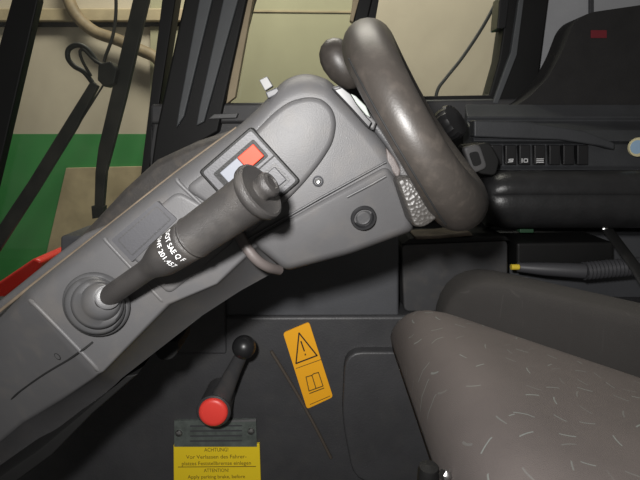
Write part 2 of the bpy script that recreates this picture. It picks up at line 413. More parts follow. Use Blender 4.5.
tag(tube('hanging_cable', [P(x, y, YW + 0.09) for x, y in [(505, -22), (497, 0), (482, 28), (462, 58), (446, 78), (437, 92), (433, 120)]], 0.0045, M['slot'], smooth_n=6, seg=8), 'thin grey cable hanging slantwise behind the right-hand window', 'cable')

struct(prism('building_wall_panel', [(150, -200), (366, -200), (366, 122), (150, 122)], YB - 0.02, YB, M['olive'], bev=0.004))
struct(prism('trim_6', [(150, 9), (366, 11), (366, 13), (150, 11)], YB - 0.026, YB - 0.018, M['tan'], bev=0.001))
# windscreen wiper
yw = YW + 0.10
wp = thing('windscreen_wiper', P(104, 78, yw), 'black windscreen wiper with slanting arm and upright blade outside the glass', 'wiper')
prism('blade', [(133, -2), (149, -2), (125, 100), (112, 150), (106, 172), (103, 210), (94, 210), (95, 172), (98, 148)], yw - 0.005, yw + 0.012, M['black'], wp, bev=0.003)
prism('blade', [(145, -100), (166, -100), (149.4, -2), (132.8, -2)], yw - 0.005, yw + 0.012, M['black'], wp, bev=0.003)
prism('blade_tip', [(91, 206), (104, 206), (103, 217), (92, 219)], yw - 0.008, yw + 0.014, M['black'], wp, bev=0.002)
prism('arm', [(91, 80), (98, 86), (76, 128), (38, 190), (-2, 252), (-64, 345), (-76, 338), (-11, 240), (29, 180), (68, 117)], yw - 0.02, yw - 0.005, M['black'], wp, bev=0.003)
tube('rod', [P(104, 84, yw - 0.012), P(56, 160, yw - 0.012), P(0, 246, yw - 0.012)], 0.0025, M['black'], wp, seg=8)
prism('hinge_block', [(98, 64), (110, 61), (117, 70), (114, 84), (104, 87), (97, 80)], yw - 0.025, yw + 0.015, M['black'], wp, bev=0.004)
lp = [(97, 62), (88, 50), (78, 45), (69, 49), (68, 58), (74, 66), (84, 72), (92, 82)]
tube('washer_hose', [P(x, y, yw - 0.015) for x, y in lp], 0.0065, M['black'], wp, smooth_n=6)
tube('washer_hose', [P(x, y, yw - 0.02) for x, y in [(104, 66), (94, 60), (84, 50), (80, 52), (83, 62), (91, 76)]], 0.004, M['black'], wp, smooth_n=6)

# dashboard cowl behind the column
ck = [(-45, 390), (-45, 334), (0, 302), (60, 254), (94, 218), (120, 190), (153, 160), (194, 141), (240, 126), (330, 120), (320, 190), (220, 250), (60, 370)]
tag(prism('dashboard_cowl', ck, 0.775, 0.965, M['cowl'], ch=(9, 0.03)), 'dusty dark dashboard cowl behind the grey steering column', 'dashboard')

# ================================================================== STEERING COLUMN
col = thing('steering_column', P(60, 400, 0.6), 'grey plastic steering column housing rising diagonally with switches and lever', 'steering column')
pairs = [((-110, 396), (-110, 412)), ((0, 311), (3, 326)), ((24, 292), (29, 304.5)), ((27, 289.5), (33, 302.5)), ((30, 287), (37, 300.5)), ((107, 226), (113, 242)), ((177, 171), (184, 188)), ((237, 127), (243, 143)),
         ((268, 98), (272, 112)), ((284, 81), (288, 100)), ((303, 74), (305, 95)), ((321, 77), (320, 97)), ((335, 86), (330, 103)),
         ((374, 127), (362, 138)), ((388, 145), (377, 157)), ((398, 164), (386, 170)), ((402, 200), (384, 174)), ((380, 236), (322, 204)),
         ((278, 270), (252, 246)), ((240, 291), (215, 283)), ((203, 315), (166, 303)), ((122, 378), (102, 370.5)), ((116, 384), (97, 373)), ((110, 389), (92, 377)), ((85, 411), (60, 398)),
         ((48, 448), (20, 420)), ((-110, 580), (-110, 530))]
def round_head(L_, a, b, n=4):
    seg = [Vector(p) for p in L_[a - 1:b + 2]]
    mid_ = []
    for i in range(1, len(seg) - 2):
        p0, p1, p2, p3 = seg[i - 1:i + 3]
        for t in range(n):
            q_ = t / n
            mid_.append(tuple(0.5 * ((2 * p1) + (p2 - p0) * q_ + (2 * p0 - 5 * p1 + 4 * p2 - p3) * q_ ** 2 + (3 * p1 - p0 - 3 * p2 + p3) * q_ ** 3)))
    return L_[:a] + mid_ + L_[b:]
O_ = round_head([a for a, b in pairs], 7, 14); F_ = round_head([b for a, b in pairs], 7, 14)
pairs = list(zip(O_, F_)); NT = 16 + len(pairs) - 27; iR = NT + 5
YF = 0.50
def ringY(pts, Yp, Yreal): 
    return [Vector((P(x, y, Yp).x, Yreal, P(x, y, Yp).z)) for x, y in pts]
def face_depth(x, y):
    """the near face rolls over a ridge left of the lever and falls back from there"""
    t = max(0.0, -((x - 37) * 0.735 + (y - 301) * -0.678))
    return YF + 0.0011 * (t * t / 14 if t < 7 else t - 3.5)
fd = [min(0.625, face_depth(*p)) for p in F_]
bm = bmesh.new(); rings = []
for k in range(6):
    a = k / 5 * math.pi / 2; row = []
    for i, (o_, f_) in enumerate(zip(O_, F_)):
        if i <= NT: fr, dp = math.sin(a), (1 - math.cos(a)) * 0.03
        elif k < 5: fr, dp = 0.13 * math.sin(a * 1.25), (1 - math.cos(a * 1.25)) * 0.007
        else: fr, dp = 1, 0.05
        row.append(P(f_[0] + (o_[0] - f_[0]) * fr, f_[1] + (o_[1] - f_[1]) * fr, fd[i] + dp))
    rings.append(row)
rings.append([Vector((p.x, 0.765, p.z)) for p in rings[-1]])
vs = loft(bm, rings, cap=False)
v0 = vs[0]
bm.faces.new(v0[4:iR + 1])
for k in range(2): bm.faces.new((v0[4 - k], v0[3 - k], v0[iR + 1 + k], v0[iR + k]))
bm.faces.new([v0[1], v0[2], v0[iR + 2], v0[iR + 3], v0[iR + 4]]); bm.faces.new([v0[0], v0[1], v0[iR + 4], v0[iR + 5]]); bm.faces.new(vs[-1])
link('housing', bm, M['plastic'], col, smooth=32)
_pa, _pb, _pc = v0_pts = [P(*F_[q_], fd[q_]) for q_ in (1, iR + 2, iR + 4)]
_pn = (_pb - _pa).cross(_pc - _pa)
def on_facet(x, y, lift=0.0):
    d = (P(x, y, 1.0) - CAM); k = (_pa - CAM).dot(_pn) / d.dot(_pn)
    flat = P(x, y, face_depth(x, y))
    p = CAM + d * k if face_depth(x, y) > YF + 0.004 else flat
    return CAM + (p - CAM) * (1 - lift)
box('column_foot', (P(-100, 480, 0.66).x, 0.64, 0.0), (P(-10, 480, 0.70).x, 0.76, 0.98), M['plastic_dark'], col, bev=0.02)
# far half of the housing showing past the parting edge
prism('far_shell', [(-90, 372), (0, 300), (52, 258), (84, 234), (104, 226), (150, 205), (60, 290), (-90, 410)], 0.62, 0.72, M['plastic'], col, bev=0.004)
# raised panels of the near face
prism('label_panel', [(113, 243), (177, 191), (204, 206), (236, 240), (168, 296), (142, 268)], YF - 0.003, YF + 0.01, M['plastic'], col, r=8, ch=(4, 0.004))
prism('switch_panel', [(182, 189), (243, 143), (273, 112), (290, 100), (308, 96), (322, 98), (333, 108), (337, 122), (334, 142), (321, 163), (301, 187), (280, 208), (246, 238), (212, 208)], YF - 0.007, YF + 0.01, M['plastic'], col, r=10, ch=(6, 0.008))
# recessed label plate
tube('ridge', [P(32, 303, YF + 0.0032), P(37, 306, YF + 0.0005), P(92, 362.5, YF + 0.0005), P(97, 369, YF + 0.003)], 0.0027, M['plastic'], col, smooth_n=4)
tube('ridge', [P(106, 240, YF + 0.002), P(110, 245, YF + 0.0008), P(157, 295, YF + 0.0008), P(163, 301, YF + 0.003)], 0.0022, M['plastic'], col, smooth_n=4)
tube('ridge', [P(177, 179, YF + 0.002), P(180, 184, YF + 0.0005), P(203, 206, YF + 0.0005), P(236, 240, YF + 0.002)], 0.0022, M['plastic'], col, smooth_n=4)
lb = prism('blank_label', [(157, 201), (177, 219), (132, 262), (111, 240)], YF - 0.0045, YF + 0.01, M['slot'], col, r=2)
prism('border', [(156.5, 206), (171, 219.5), (132, 256), (117, 240)], YF - 0.0052, YF, M['plastic_dark'], lb, r=2)
prism('face', [(156.5, 207.5), (169.5, 219.5), (132, 254.5), (119, 240)], YF - 0.0057, YF, M['slot'], lb, r=1)
# seam lines
tube('parting_seam', [P(93, 342, YF)] + [on_facet(x, y, 0.003) for x, y in ((84, 349), (78, 353), (68, 360), (56, 367), (43, 375), (30, 384), (18, 393), (8, 402), (-20, 425))], 0.0012, M['groove'], col, seg=8, smooth_n=5)
tube('upper_edge_seam', [P(-20, 327, YF + 0.03), P(40, 279, YF + 0.028), P(107, 227, YF + 0.028), P(177, 172, YF + 0.028), P(237, 128, YF + 0.028)], 0.0019, M['edge_dust'], col, seg=8, smooth_n=4)
lathe('screw_hole', on_facet(58, 356, 0.001), (_pn if _pn.y < 0 else -_pn), [(-.004, .005), (.0008, .005), (.0012, .0038), (-.002, .0033), (-.003, .001)], M['groove'], col, seg=20)
# lower housing of the head
lh = [(249, 241), (320, 201), (387, 165), (399, 183), (415, 230), (350, 254), (286, 271)]
YH = YF - 0.010
slope = lambda x, y: max(0, (x - 249) * 0.482 + (y - 241) * 0.876) * 0.00050     # the lower housing leans back under the head
lhd = prism('lower_housing', lh, YH, 0.66, M['plastic'], col, r=7, ch=(7, 0.014), dep=slope)
tube('groove', [P(x, y, YH + slope(x, y)) for x, y in ((347, 197), (372, 184), (386, 176))], 0.0015, M['plastic_dark'], lhd, seg=8)
tube('seam', [P(247, 240, YF - 0.002), P(320, 198, YF - 0.004), P(386, 162, YF - 0.001)], 0.0012, M['plastic_dark'], col, seg=8)
# push knob on the lower housing
kb = lathe('round_knob', P(363, 217, YH + slope(363, 217)), (0.1, -1, -0.2), [(-.01, .0132), (.003, .0132), (.0055, .012), (.0055, .0105), (.0015, .0098), (.0, .0096)], M['black_gloss'], col)
lathe('cap', P(363, 217, YH + slope(363, 217)), (0.1, -1, -0.2), [(-.004, .0082), (.001, .0082), (.002, .0072), (.001, .0062), (.001, .001)], M['plastic_dark'], kb)
# lip where lower sleeve ends
tube('sleeve_lip', [P(239, 234, YF - 0.004), P(247, 248, YF - 0.007), P(257, 260, YF - 0.006), P(268, 267, YF + 0.002), P(279, 270, YF + 0.02)], 0.0055, M['plastic_lip'], col, smooth_n=6)
# face screw
sw = lathe('screw', P(318, 181, YF), (0, -1, 0), [(-.006, .0055), (.002, .0055), (.003, .0045), (.0005, .0038), (0.0002, .001)], M['slot'], col, seg=24)
lathe('screw_head', P(318, 181, YF - 0.001), (0, -1, 0), [(-.003, .0032), (.0012, .0032), (.002, .002), (.0015, .0005)], M['metal'], sw, seg=16)
# pale tab on the top edge
tb = prism('pale_tab', [(259, 80), (267, 76), (273, 86), (265, 91)], YF + 0.03, YF + 0.04, M['tab'], col, bev=0.001)
prism('tab_base', [(265, 92), (277, 87), (281, 93), (268, 99)], YF + 0.012, YF + 0.045, M['slot'], tb, bev=0.0015)
# gauge window in the end of the head
gw = prism('gauge_window', [(331, 87), (339, 85), (358, 100), (377, 122), (374, 131), (366, 126), (352, 110)], YF - 0.004, YF + 0.03, M['plastic_dark'], col, bev=0.002)
prism('lens', [(350, 93), (356, 96), (366, 106), (371, 118), (366, 115), (356, 103)], YF - 0.010, YF + 0.01, M['lens'], gw, bev=0.002)
prism('bezel', [(334, 90), (342, 87), (351, 94), (357, 104), (367, 117), (372, 122), (369, 128), (352, 109)], YF - 0.011, YF + 0.01, M['black_gloss'], gw, bev=0.001)
prism('trim_cap', [(386, 147), (395, 158), (401, 170), (399, 181), (394, 174), (387, 165)], YF + 0.004, YF + 0.05, M['plastic_lip'], col, bev=0.002)
# hanging latch under the column
prism('tilt_latch', [(154, 353), (168, 341), (178, 341), (178, 353), (171, 360), (161, 361)], 0.66, 0.73, M['groove'], col, r=4, bev=0.004)
prism('shadow_strip', [(126, 376), (138, 374), (92, 414), (52, 455), (-90, 560), (-90, 540), (40, 449), (84, 412)], 0.56, 0.7, M['black'], col, bev=0.002)  # black strip standing in for the shadow along the column's lower edge

# switch block
A = Vector((251, 126)); B = Vector((301, 181)); D = Vector((198, 172))
e1 = (B - A); e2 = (D - A)
q = lambda s, t: tuple(A + e1 * s + e2 * t)
def rect(s0, s1, t0, t1): return [q(s0, t0), q(s1, t0), q(s1, t1), q(s0, t1)]
YS = YF - 0.007
sb = prism('switch_block', rect(0, 1, 0, 1), YS - 0.003, YS + 0.01, M['black'], col, r=4, ch=(1.5, 0.002))
prism('switch_plate', rect(0.045, 0.955, 0.045, 0.955), YS - 0.0042, YS + 0.006, M['slot'], sb, r=3)
prism('rocker_well', rect(0.15, 0.46, 0.10, 0.86), YS - 0.0048, YS + 0.006, M['black'], sb, r=2)
prism('red_rocker', rect(0.20, 0.42, 0.15, 0.45), YS - 0.009, YS + 0.004, M['red'], sb, bev=0.0008)
prism('pale_rocker', rect(0.20, 0.42, 0.455, 0.78), YS - 0.0075, YS + 0.004, M['white'], sb, bev=0.0008)
prism('divider', rect(0.495, 0.515, 0.04, 0.96), YS - 0.0052, YS + 0.004, M['black'], sb)
bl = prism('blank_well', rect(0.58, 0.90, 0.10, 0.86), YS - 0.0050, YS + 0.004, M['plastic_dark'], sb, r=2)
prism('blank_rocker', rect(0.62, 0.86, 0.14, 0.82), YS - 0.0075, YS + 0.004, M['slot'], sb, bev=0.001)

# control lever with bellows
lev = bpy.data.objects.new('control_lever', None); C.objects.link(lev); lev.empty_display_size = 0.03
lev.parent = col
base = P(97, 304, YF - 0.005)
tip = P(264, 188, 0.405)
pivot = P(108, 297, YF - 0.03)
prof_axis = (tip - pivot); LL = prof_axis.length; ax = prof_axis.normalized()
bpy.context.view_layer.update()
# bellows: rings shrink and lean toward the lever
def bellows():
    bm = bmesh.new(); rings = []; seg = 44
    steps = [(0, 34.5, 0), (0.003, 34.5, 0), (0.006, 33, .0), (0.0065, 30.5, 0.04), (0.011, 31, .1), (0.014, 28, .16), (0.013, 25, .24), (0.018, 25.5, .34), (0.021, 22.5, .42), (0.020, 19.5, .52), (0.024, 18, .62), (0.027, 14, .8), (0.026, 11.5, .9), (0.031, 11.5, 1.0), (0.032, 9, 1.0)]
    for h, r, k in steps:
        rr = r * mmpx(YF)
        c = base + Vector((0, -1, 0)) * h + (Vector((pivot.x, 0, pivot.z)) - Vector((base.x, 0, base.z))) * k * 1.1
        nrm = (Vector((0, -1, 0)) * (1 - 0.45 * k) + ax * 0.45 * k).normalized()
        a = nrm.cross(Vector((0, 0, 1))).normalized(); b = nrm.cross(a)
        rings.append([c + (a * math.cos(2 * math.pi * j / seg) + b * math.sin(2 * math.pi * j / seg)) * rr for j in range(seg)])
    loft(bm, rings)
    return link('bellows', bm, M['boot'], lev, smooth=60)
bellows()
def LV(name, prof, m, smooth=40): return lathe(name, pivot, ax, prof, m, lev, seg=48, smooth=smooth)
s = LL
LV('shaft', [(-0.012, .0095), (0.0, .0105), (0.30 * s, .0100), (0.31 * s, .0100)], M['rubber'])
t0, t1, t2 = 0.28 * s, 0.42 * s, 0.585 * s
def neck_r(t): return .0102 + (.0172 - .0102) * (3 * t * t - 2 * t ** 3)
LV('neck', [(t0, .0098)] + [(t0 + (t1 - t0) * k / 10, neck_r(k / 10)) for k in range(11)] + [(t2 - .004, .0188), (t2 - .001, .0182), (t2, .017)], M['rubber'], 50)
LV('grip', [(t2, .0165), (t2 + .001, .0192), (t2 + .003, .0199), (t2 + .005, .0192), (.90 * s, .0203), (.935 * s, .0208), (.945 * s, .0225), (.955 * s, .0245), (.97 * s, .0252), (.985 * s, .0245), (.99 * s, .0225), (.985 * s, .019), (.985 * s, .005)], M['rubber'], 35)
LV('end_button', [(.98 * s, .0100), (1.005 * s, .0098), (1.012 * s, .0108), (1.03 * s, .0108), (1.04 * s, .0095), (1.045 * s, .006), (1.04 * s, .005), (1.04 * s, .001)], M['rubber'])
# lettering wrapped round the neck
def wrapped(body, size, axial, rad, centre):
    bm = text_bm(body, size, 0.0)
    wd = max(v.co.x for v in bm.verts) - min(v.co.x for v in bm.verts)
    put(bm, Matrix.Diagonal((0.034 / wd, 1, 1, 1)))
    a = (CAM - pivot); a = (a - ax * a.dot(ax)).normalized(); b = ax.cross(a)   # a faces viewer side
    bmesh.ops.subdivide_edges(bm, edges=[e for e in bm.edges if e.calc_length() > 0.002], cuts=1)
    for v in bm.verts:
        th = centre + v.co.x / rad
        r = rad_at(axial + v.co.y) + 0.0003
        v.co = pivot + ax * (axial + v.co.y) + (a * math.cos(th) + b * math.sin(th)) * r
    return bm
def rad_at(x):
    if x >= t1: return .0172 + (.0188 - .0172) * (x - t1) / (t2 - t1)
    t = max(0, (x - t0) / (t1 - t0)); return neck_r(t)
bm = wrapped('DOT SAE Q F', 0.0085, 0.525 * s, 0.0184, -0.25)
merge(bm, wrapped('SWF 201.457', 0.0082, 0.468 * s, 0.0177, -0.25))
lt = link('lettering', bm, M['print'], lev); lt['label'] = 'white printed lettering'

# ================================================================== STEERING WHEEL
u = (P(455, 200, 0.56) - P(368, 52, 0.56)).normalized()
nrm = Vector((-u.z, 0, u.x));  nrm = nrm if nrm.x > 0 else -nrm
tw = R(3)

cen = P(415, 124, 0.565)
ray = (cen - CAM).normalized(); wv = (ray - u * ray.dot(u)).normalized()
wv = (wv * math.cos(tw) + u.cross(wv) * math.sin(tw)).normalized()
nn = u.cross(wv).normalized()
if nn.x < 0: nn = -nn
sa, sbm = 0.096, 0.125
whl = thing('steering_wheel', cen, 'thick dark steering wheel seen almost edge-on above the column', 'steering wheel')
def rim_r(th):
    c = math.cos(th); n_ = max(0, -math.sin(th)); f_ = max(0, math.sin(th))
    r0 = 0.0265 + 0.0045 * max(0, c) ** 2 - 0.0055 * n_ ** 2 - 0.006 * f_ ** 2
    return (r0, r0 + 0.001)
bm = bmesh.new(); pts = []; rad = []
K = 72
for i in range(K):
    th = 2 * math.pi * i / K
    pts.append(cen + u * sa * math.cos(th) + wv * sbm * math.sin(th))
    g = 0.5 + 0.5 * math.cos(th)
    rad.append(rim_r(th))
tube_bm(bm, pts, rad, seg=24, closed=True, flat=nn)
link('rim', bm, M['rim'], whl, smooth=80)
sm_ = []
for i in range(8, 29):
    th = 2 * math.pi * (i + 36) / K
    c_ = cen + u * sa * math.cos(th) + wv * sbm * math.sin(th); out_ = (u * math.cos(th) * sbm + wv * math.sin(th) * sa).normalized()
    g = 0.5 + 0.5 * math.cos(th); al = R(48)
    ra_, rb_ = rim_r(th); sm_.append(c_ - nn * math.cos(al) * ra_ + out_ * math.sin(al) * rb_)
tube('rim_seam', sm_, 0.0011, M['groove'], whl, seg=8)
hb = cen - nn * 0.055
lathe('hub', hb, nn, [(0, .030), (.004, .034), (.05, .036), (.062, .034), (.068, .02), (.069, .001)], M['plastic_dark'], whl)
for ang in (90, 200, 340):
    th = R(ang); e = cen + u * sa * math.cos(th) + wv * sbm * math.sin(th)
    tube('spoke', [cen - nn * 0.010, cen.lerp(e, 0.5) - nn * 0.008, e], [(0.009, 0.016), (0.008, 0.014), (0.009, 0.016)], M['plastic_dark'], whl, flat=nn)
ke = P(340, 63, 0.66)
lathe('spinner_knob', ke - u * 0.032, u, [(0, .001), (.003, .010), (.009, .0165), (.018, .0205), (.028, .0220), (.042, .0205), (.054, .016), (.064, .009), (.068, .001)], M['rim'], whl, smooth=80)
tube('spinner_arm', [ke, ke.lerp(cen - u * sa * 0.8 + wv * sbm * 0.6, 0.6), cen - u * sa * 0.8 + wv * sbm * 0.6], 0.009, M['plastic_dark'], whl)
prism('hub_cover', [(396, 181), (404, 177), (430, 180), (437, 192), (440, 218), (425, 228), (414, 228)], 0.475, 0.60, M['grain'], whl, r=5, ch=(3, 0.008))
prism('hub_shroud', [(350, 100), (360, 100), (425, 178), (420, 190), (400, 190), (398, 165), (386, 146)], 0.505, 0.62, M['plastic_dark'], whl, bev=0.004)

# ================================================================== LOWER SIDE PANEL FITTINGS
# warning label with triangle and book
YL = 0.978
ws = thing('warning_label', P(309, 365, YL), 'orange-yellow warning label with triangle and open book symbols on the side panel', 'warning label')
lab = [(283, 333), (309, 322), (333, 397), (307, 409)]
prism('label_face', lab, YL - 0.0012, YL + 0.003, M['yellow'], ws, r=3)
def line_bm(bm, segs, r):
    for a, b in segs:
        d = (b - a).normalized(); n = Vector((-d.z, 0, d.x)) * r
        off = Vector((0, -0.0005, 0))
        lo = [a + n - d * r * 0.5, a - n - d * r * 0.5, b - n + d * r * 0.5, b + n + d * r * 0.5]
        loft(bm, [[p + off for p in lo], [p - off for p in lo]])
YI = YL - 0.0016
def lines(name, polys, r, m, parent):
    bm = bmesh.new()
    for pl in polys:
        pp = [P(x, y, YI) for x, y in pl]
        line_bm(bm, list(zip(pp[:-1], pp[1:])), r)
    return link(name, bm, m, parent)
lines('triangle_symbol', [[(299, 333), (296, 363.5), (317, 355.5), (299, 333)], [(301, 341.5), (304.3, 351)], [(305.2, 354), (305.4, 355)]], 0.0014, M['ink'], ws)
lines('book_symbol', [[(306, 377), (309, 391), (323, 386), (318.5, 372.5), (314, 373.5), (311.5, 375.5), (306, 377)], [(312, 375.5), (316, 388.5)], [(309.5, 393.5), (324, 388)]], 0.0010, M['ink_soft'], ws)
lines('rule_line', [[(296, 368.5), (321, 359.5)]], 0.0006, M['ink_soft'], ws)
lines('rule_line', [[(310, 404.5), (330, 396)]], 0.0006, M['ink_soft'], ws)

tag(tube('thin_rod', [P(271, 351, 0.972), P(290, 382, 0.974), P(305, 408, 0.975), P(318, 432, 0.974), P(331, 458, 0.976)], 0.0035, M['rod'], seg=10, smooth_n=4), 'thin brown rod slanting past the warning label', 'rod')

# parking brake
pb = thing('parking_brake_lever', P(213, 412, 0.95), 'black parking brake lever with ball knob and red button', 'brake lever')
yb = 0.90
tube('arm', [P(214, 414, yb + 0.02), P(222, 396, yb + 0.01), P(234, 370, yb), P(244, 350, yb - 0.012)], [(0.012, 0.023), (0.011, 0.020), (0.010, 0.014), (0.009, 0.011)], M['plastic_dark'], pb, seg=16, smooth_n=4, flat=Vector((0, -1, 0)))
bm = bmesh.new(); bmesh.ops.create_uvsphere(bm, u_segments=32, v_segments=20, radius=0.0225); put(bm, Matrix.Translation(P(244, 347, yb - 0.015)))
link('ball_knob', bm, M['black_gloss'], pb, smooth=80)
lathe('boss', P(213.5, 411.5, 0.897), (0, -1, 0), [(-.085, .030), (-.02, .032), (.0, .034), (.003, .031), (.004, .001)], M['plastic_dark'], pb)
lathe('red_button', P(213.5, 411.5, yb - 0.008), (0, -1, 0.1), [(-.004, .0282), (.004, .0282), (.007, .026), (.0085, .020), (.009, .001)], M['redbtn'], pb)

# engraved plate and sign
ep = thing('engraved_plate', P(216, 433, 0.97), 'small grey-green engraved plate with two screws under the red button', 'plate')
prism('plate_face', [(174, 421), (256, 420), (257, 447), (174, 447)], 0.973, 0.985, M['plate'], ep, bev=0.001)
prism('bright_edge', [(229, 420.5), (256, 419.5), (256, 421.5), (229, 422.3)], 0.972, 0.975, M['tab'], ep)
for x, y in ((179, 433), (251, 431)):
    lathe('screw', P(x, y, 0.973), (0, -1, 0), [(-.004, .0082), (.002, .0080), (.0045, .006), (.0055, .001)], M['metal'], ep, seg=24)
for k in range(4):
    prism('engraved_line', [(190, 425.5 + k * 5), (242, 425 + k * 5), (242, 426.4 + k * 5), (190, 426.9 + k * 5)], 0.9725, 0.975, M['slot'], ep)
YG = 0.974
sg = thing('parking_brake_sign', P(216, 470, YG), 'bright yellow parking brake sign with black lettering below the red button', 'sign')
prism('sign_face', [(173.5, 445), (259.5, 444), (262, 520), (174, 521)], YG, 0.985, M['lemon'], sg, bev=0.0008)
def sign_text(body, px, py, hpx, wpx, m, parent, Y=YG):
    bm = text_bm(body, 0.01, 0.0001)
    xs = [v.co.x for v in bm.verts]; ys = [v.co.y for v in bm.verts]
    k = Y / F; sx = wpx * k / (max(xs) - min(xs)); sy = hpx * k * 1.05 / (0.0072)
    put(bm, Matrix.Diagonal((sx, sy, 1, 1)))
    put(bm, frame_on(px, py, Y - 0.0003, R(0.6)))
    return link('lettering', bm, m, parent)
for body, y, wd, h in [('ACHTUNG!', 451.5, 27, 4.6), ('Vor Verlassen des Fahrer-', 458.5, 68, 4.6), ('platzes Feststellbremse einlegen', 465, 78, 4.6),
                    ('ATTENTION!', 472, 28, 4.4), ('Apply parking brake, before', 478.3, 65, 4.4), ("leaving the driver's seat", 485, 58, 4.4)]:
    sign_text(body, 216.5, y, h, wd, M['ink_soft'], sg)
prism('rule_line', [(178, 466.8), (256, 466.2), (256, 466.8), (178, 467.4)], YG - 0.0005, YG + 0.001, M['ink_soft'], sg)

# ================================================================== DRIVER SEAT
seat = thing('driver_seat', (0.4, 0.66, 0.0), 'grey-brown fabric driver seat cushion with pale thread flecks', 'seat')
def cushion(name, corners, ztop, thick, crown, m, edge=0.09, nx=26, ny=22, drop=None):
    """corners: front-far, front-near, rear-near, rear-far in (x, y, z offset); superellipse crowned pad"""
    bm = bmesh.new(); g = []
    a, b, c, d = [Vector(q) for q in corners]
    def prof(t):
        k = min(t, 1 - t) / edge
        return 1.0 if k >= 1 else (1 - (1 - k) ** 2.4) ** (1 / 2.4)
    for i in range(nx + 1):
        row = []
        for j in range(ny + 1):
            # denser near edges
            s_ = 0.5 - 0.5 * math.cos(math.pi * i / nx); t_ = 0.5 - 0.5 * math.cos(math.pi * j / ny)
            p = a.lerp(d, s_).lerp(b.lerp(c, s_), t_)
            h = min(prof(s_), 1) * min(prof(t_), 1)
            z = ztop - thick * (1 - h) + crown * math.sin(math.pi * t_) * h + p.z
            row.append(bm.verts.new((p.x, p.y, z)))
        g.append(row)
    for i in range(nx):
        for j in range(ny): bm.faces.new((g[i][j], g[i + 1][j], g[i + 1][j + 1], g[i][j + 1]))
    # bottom
    edge_loop = [g[i][0] for i in range(nx + 1)] + [g[nx][j] for j in range(1, ny + 1)] + [g[i][ny] for i in range(nx - 1, -1, -1)] + [g[0][j] for j in range(ny - 1, 0, -1)]
    low = [bm.verts.new((v.co.x * 0.98 + 0.4 * 0.02, v.co.y * 0.98 + 0.66 * 0.02, v.co.z - 0.03)) for v in edge_loop]
    n = len(low)
    for i in range(n): bm.faces.new((edge_loop[i], edge_loop[(i + 1) % n], low[(i + 1) % n], low[i]))
    bm.faces.new(low)
    return link(name, bm, m, seat, smooth=80)
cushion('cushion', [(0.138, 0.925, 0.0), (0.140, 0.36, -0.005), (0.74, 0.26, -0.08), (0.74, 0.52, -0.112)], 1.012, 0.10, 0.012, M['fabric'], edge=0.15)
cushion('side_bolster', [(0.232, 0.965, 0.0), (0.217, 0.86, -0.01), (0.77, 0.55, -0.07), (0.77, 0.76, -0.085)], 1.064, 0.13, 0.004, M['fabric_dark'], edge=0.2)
box('seat_base', (0.20, 0.42, 0.10), (0.66, 0.72, 0.80), M['plastic_dark'], seat, bev=0.02)
lathe('adjuster_knob', P(427, 490, 0.52), (0.0, -0.1, 1), [(0, .0125), (.028, .0125), (.034, .0110), (.036, .001)], M['black'], seat)
lathe('bolt', P(443, 474, 0.48), (0.4, -0.8, 0.3), [(0, .006), (.008, .006), (.01, .004), (.011, .001)], M['metal'], seat, seg=6)

# ================================================================== RIGHT CONSOLE
# profile extruded along X
def run(name, prof, x0, x1, m, parent=None, bev=0.004, xr=560):
    ring = [P(xr, y, Y) for y, Y in prof]
    bm = bmesh.new(); loft(bm, [[Vector((x0, p.y, p.z)) for p in ring], [Vector((x1, p.y, p.z)) for p in ring]])
    return link(name, bm, m, parent, bevel=bev)
xl = P(474, 140, 1.1).x
sc_ = thing('switch_console', P(560, 170, 1.15), 'black side console with a row of small marked switches', 'console')
run('console_body', [(104, 1.185), (107, 1.18), (113, 1.17), (117, 1.16), (121, 1.165), (125, 1.15), (130, 1.12), (141, 1.10), (144, 1.115), (166, 1.11), (170, 1.10), (172, 1.185)], xl, 1.3, M['console'], sc_, bev=0.003)
prism('curved_trim', [(474, 120), (530, 122), (585, 131), (615, 143), (615, 150), (600, 146), (560, 140), (474, 137)], 1.085, 1.12, M['console'], sc_, bev=0.004)
for k, x in enumerate((497, 511, 525, 540, 555, 569, 583)):
    s1 = prism('switch', [(x - 5.5, 145), (x + 5.5, 145), (x + 5.5, 165), (x - 5.5, 165)], 1.098, 1.12, M['black_gloss'], sc_, bev=0.002)
    if k < 4:
        bm = bmesh.new(); y = 160.5; Yk = 1.0972
        shp = [[[(x, y - 2), (x, y + 2)]], [[(x - 3, y + 1.6), (x + 1.5, y + 1.2), (x + 2.2, y - 1.5), (x - 2, y - 1.2), (x - 2, y + .2), (x + 2, y)]],
               [[(x - 3, y - 2), (x - 3, y + 2)], [(x - 1, y - 1.6), (x + 2.5, y - 1.6), (x + 2.5, y + 1.6), (x - 1, y + 1.6), (x - 1, y - 1.6)]],
               [[(x - 3.5, y - 1.6), (x + 3.5, y - 1.6)], [(x - 3.5, y + .2), (x + 3.5, y + .2)], [(x - 3.5, y + 1.8), (x + 3.5, y + 1.8)]]][k]
        for pl in shp:
            pp = [P(a, b, Yk) for a, b in pl]; line_bm(bm, list(zip(pp[:-1], pp[1:])), 0.0007)
        link('symbol', bm, M['print'], s1)
rs = thing('round_sticker', P(636, 147, 1.07), 'round pale blue sticker with cream rim on the black console', 'sticker')
lathe('rim', P(637, 147, 1.092), (0, -1, 0), [(0, .020), (.006, .020), (.0065, .018), (.0066, .001)], M['stickerrim'], rs)
lathe('face', P(637, 147, 1.0855), (0, -1, 0), [(0, .0145), (.0008, .0145), (.001, .001)], M['stickerblue'], rs)

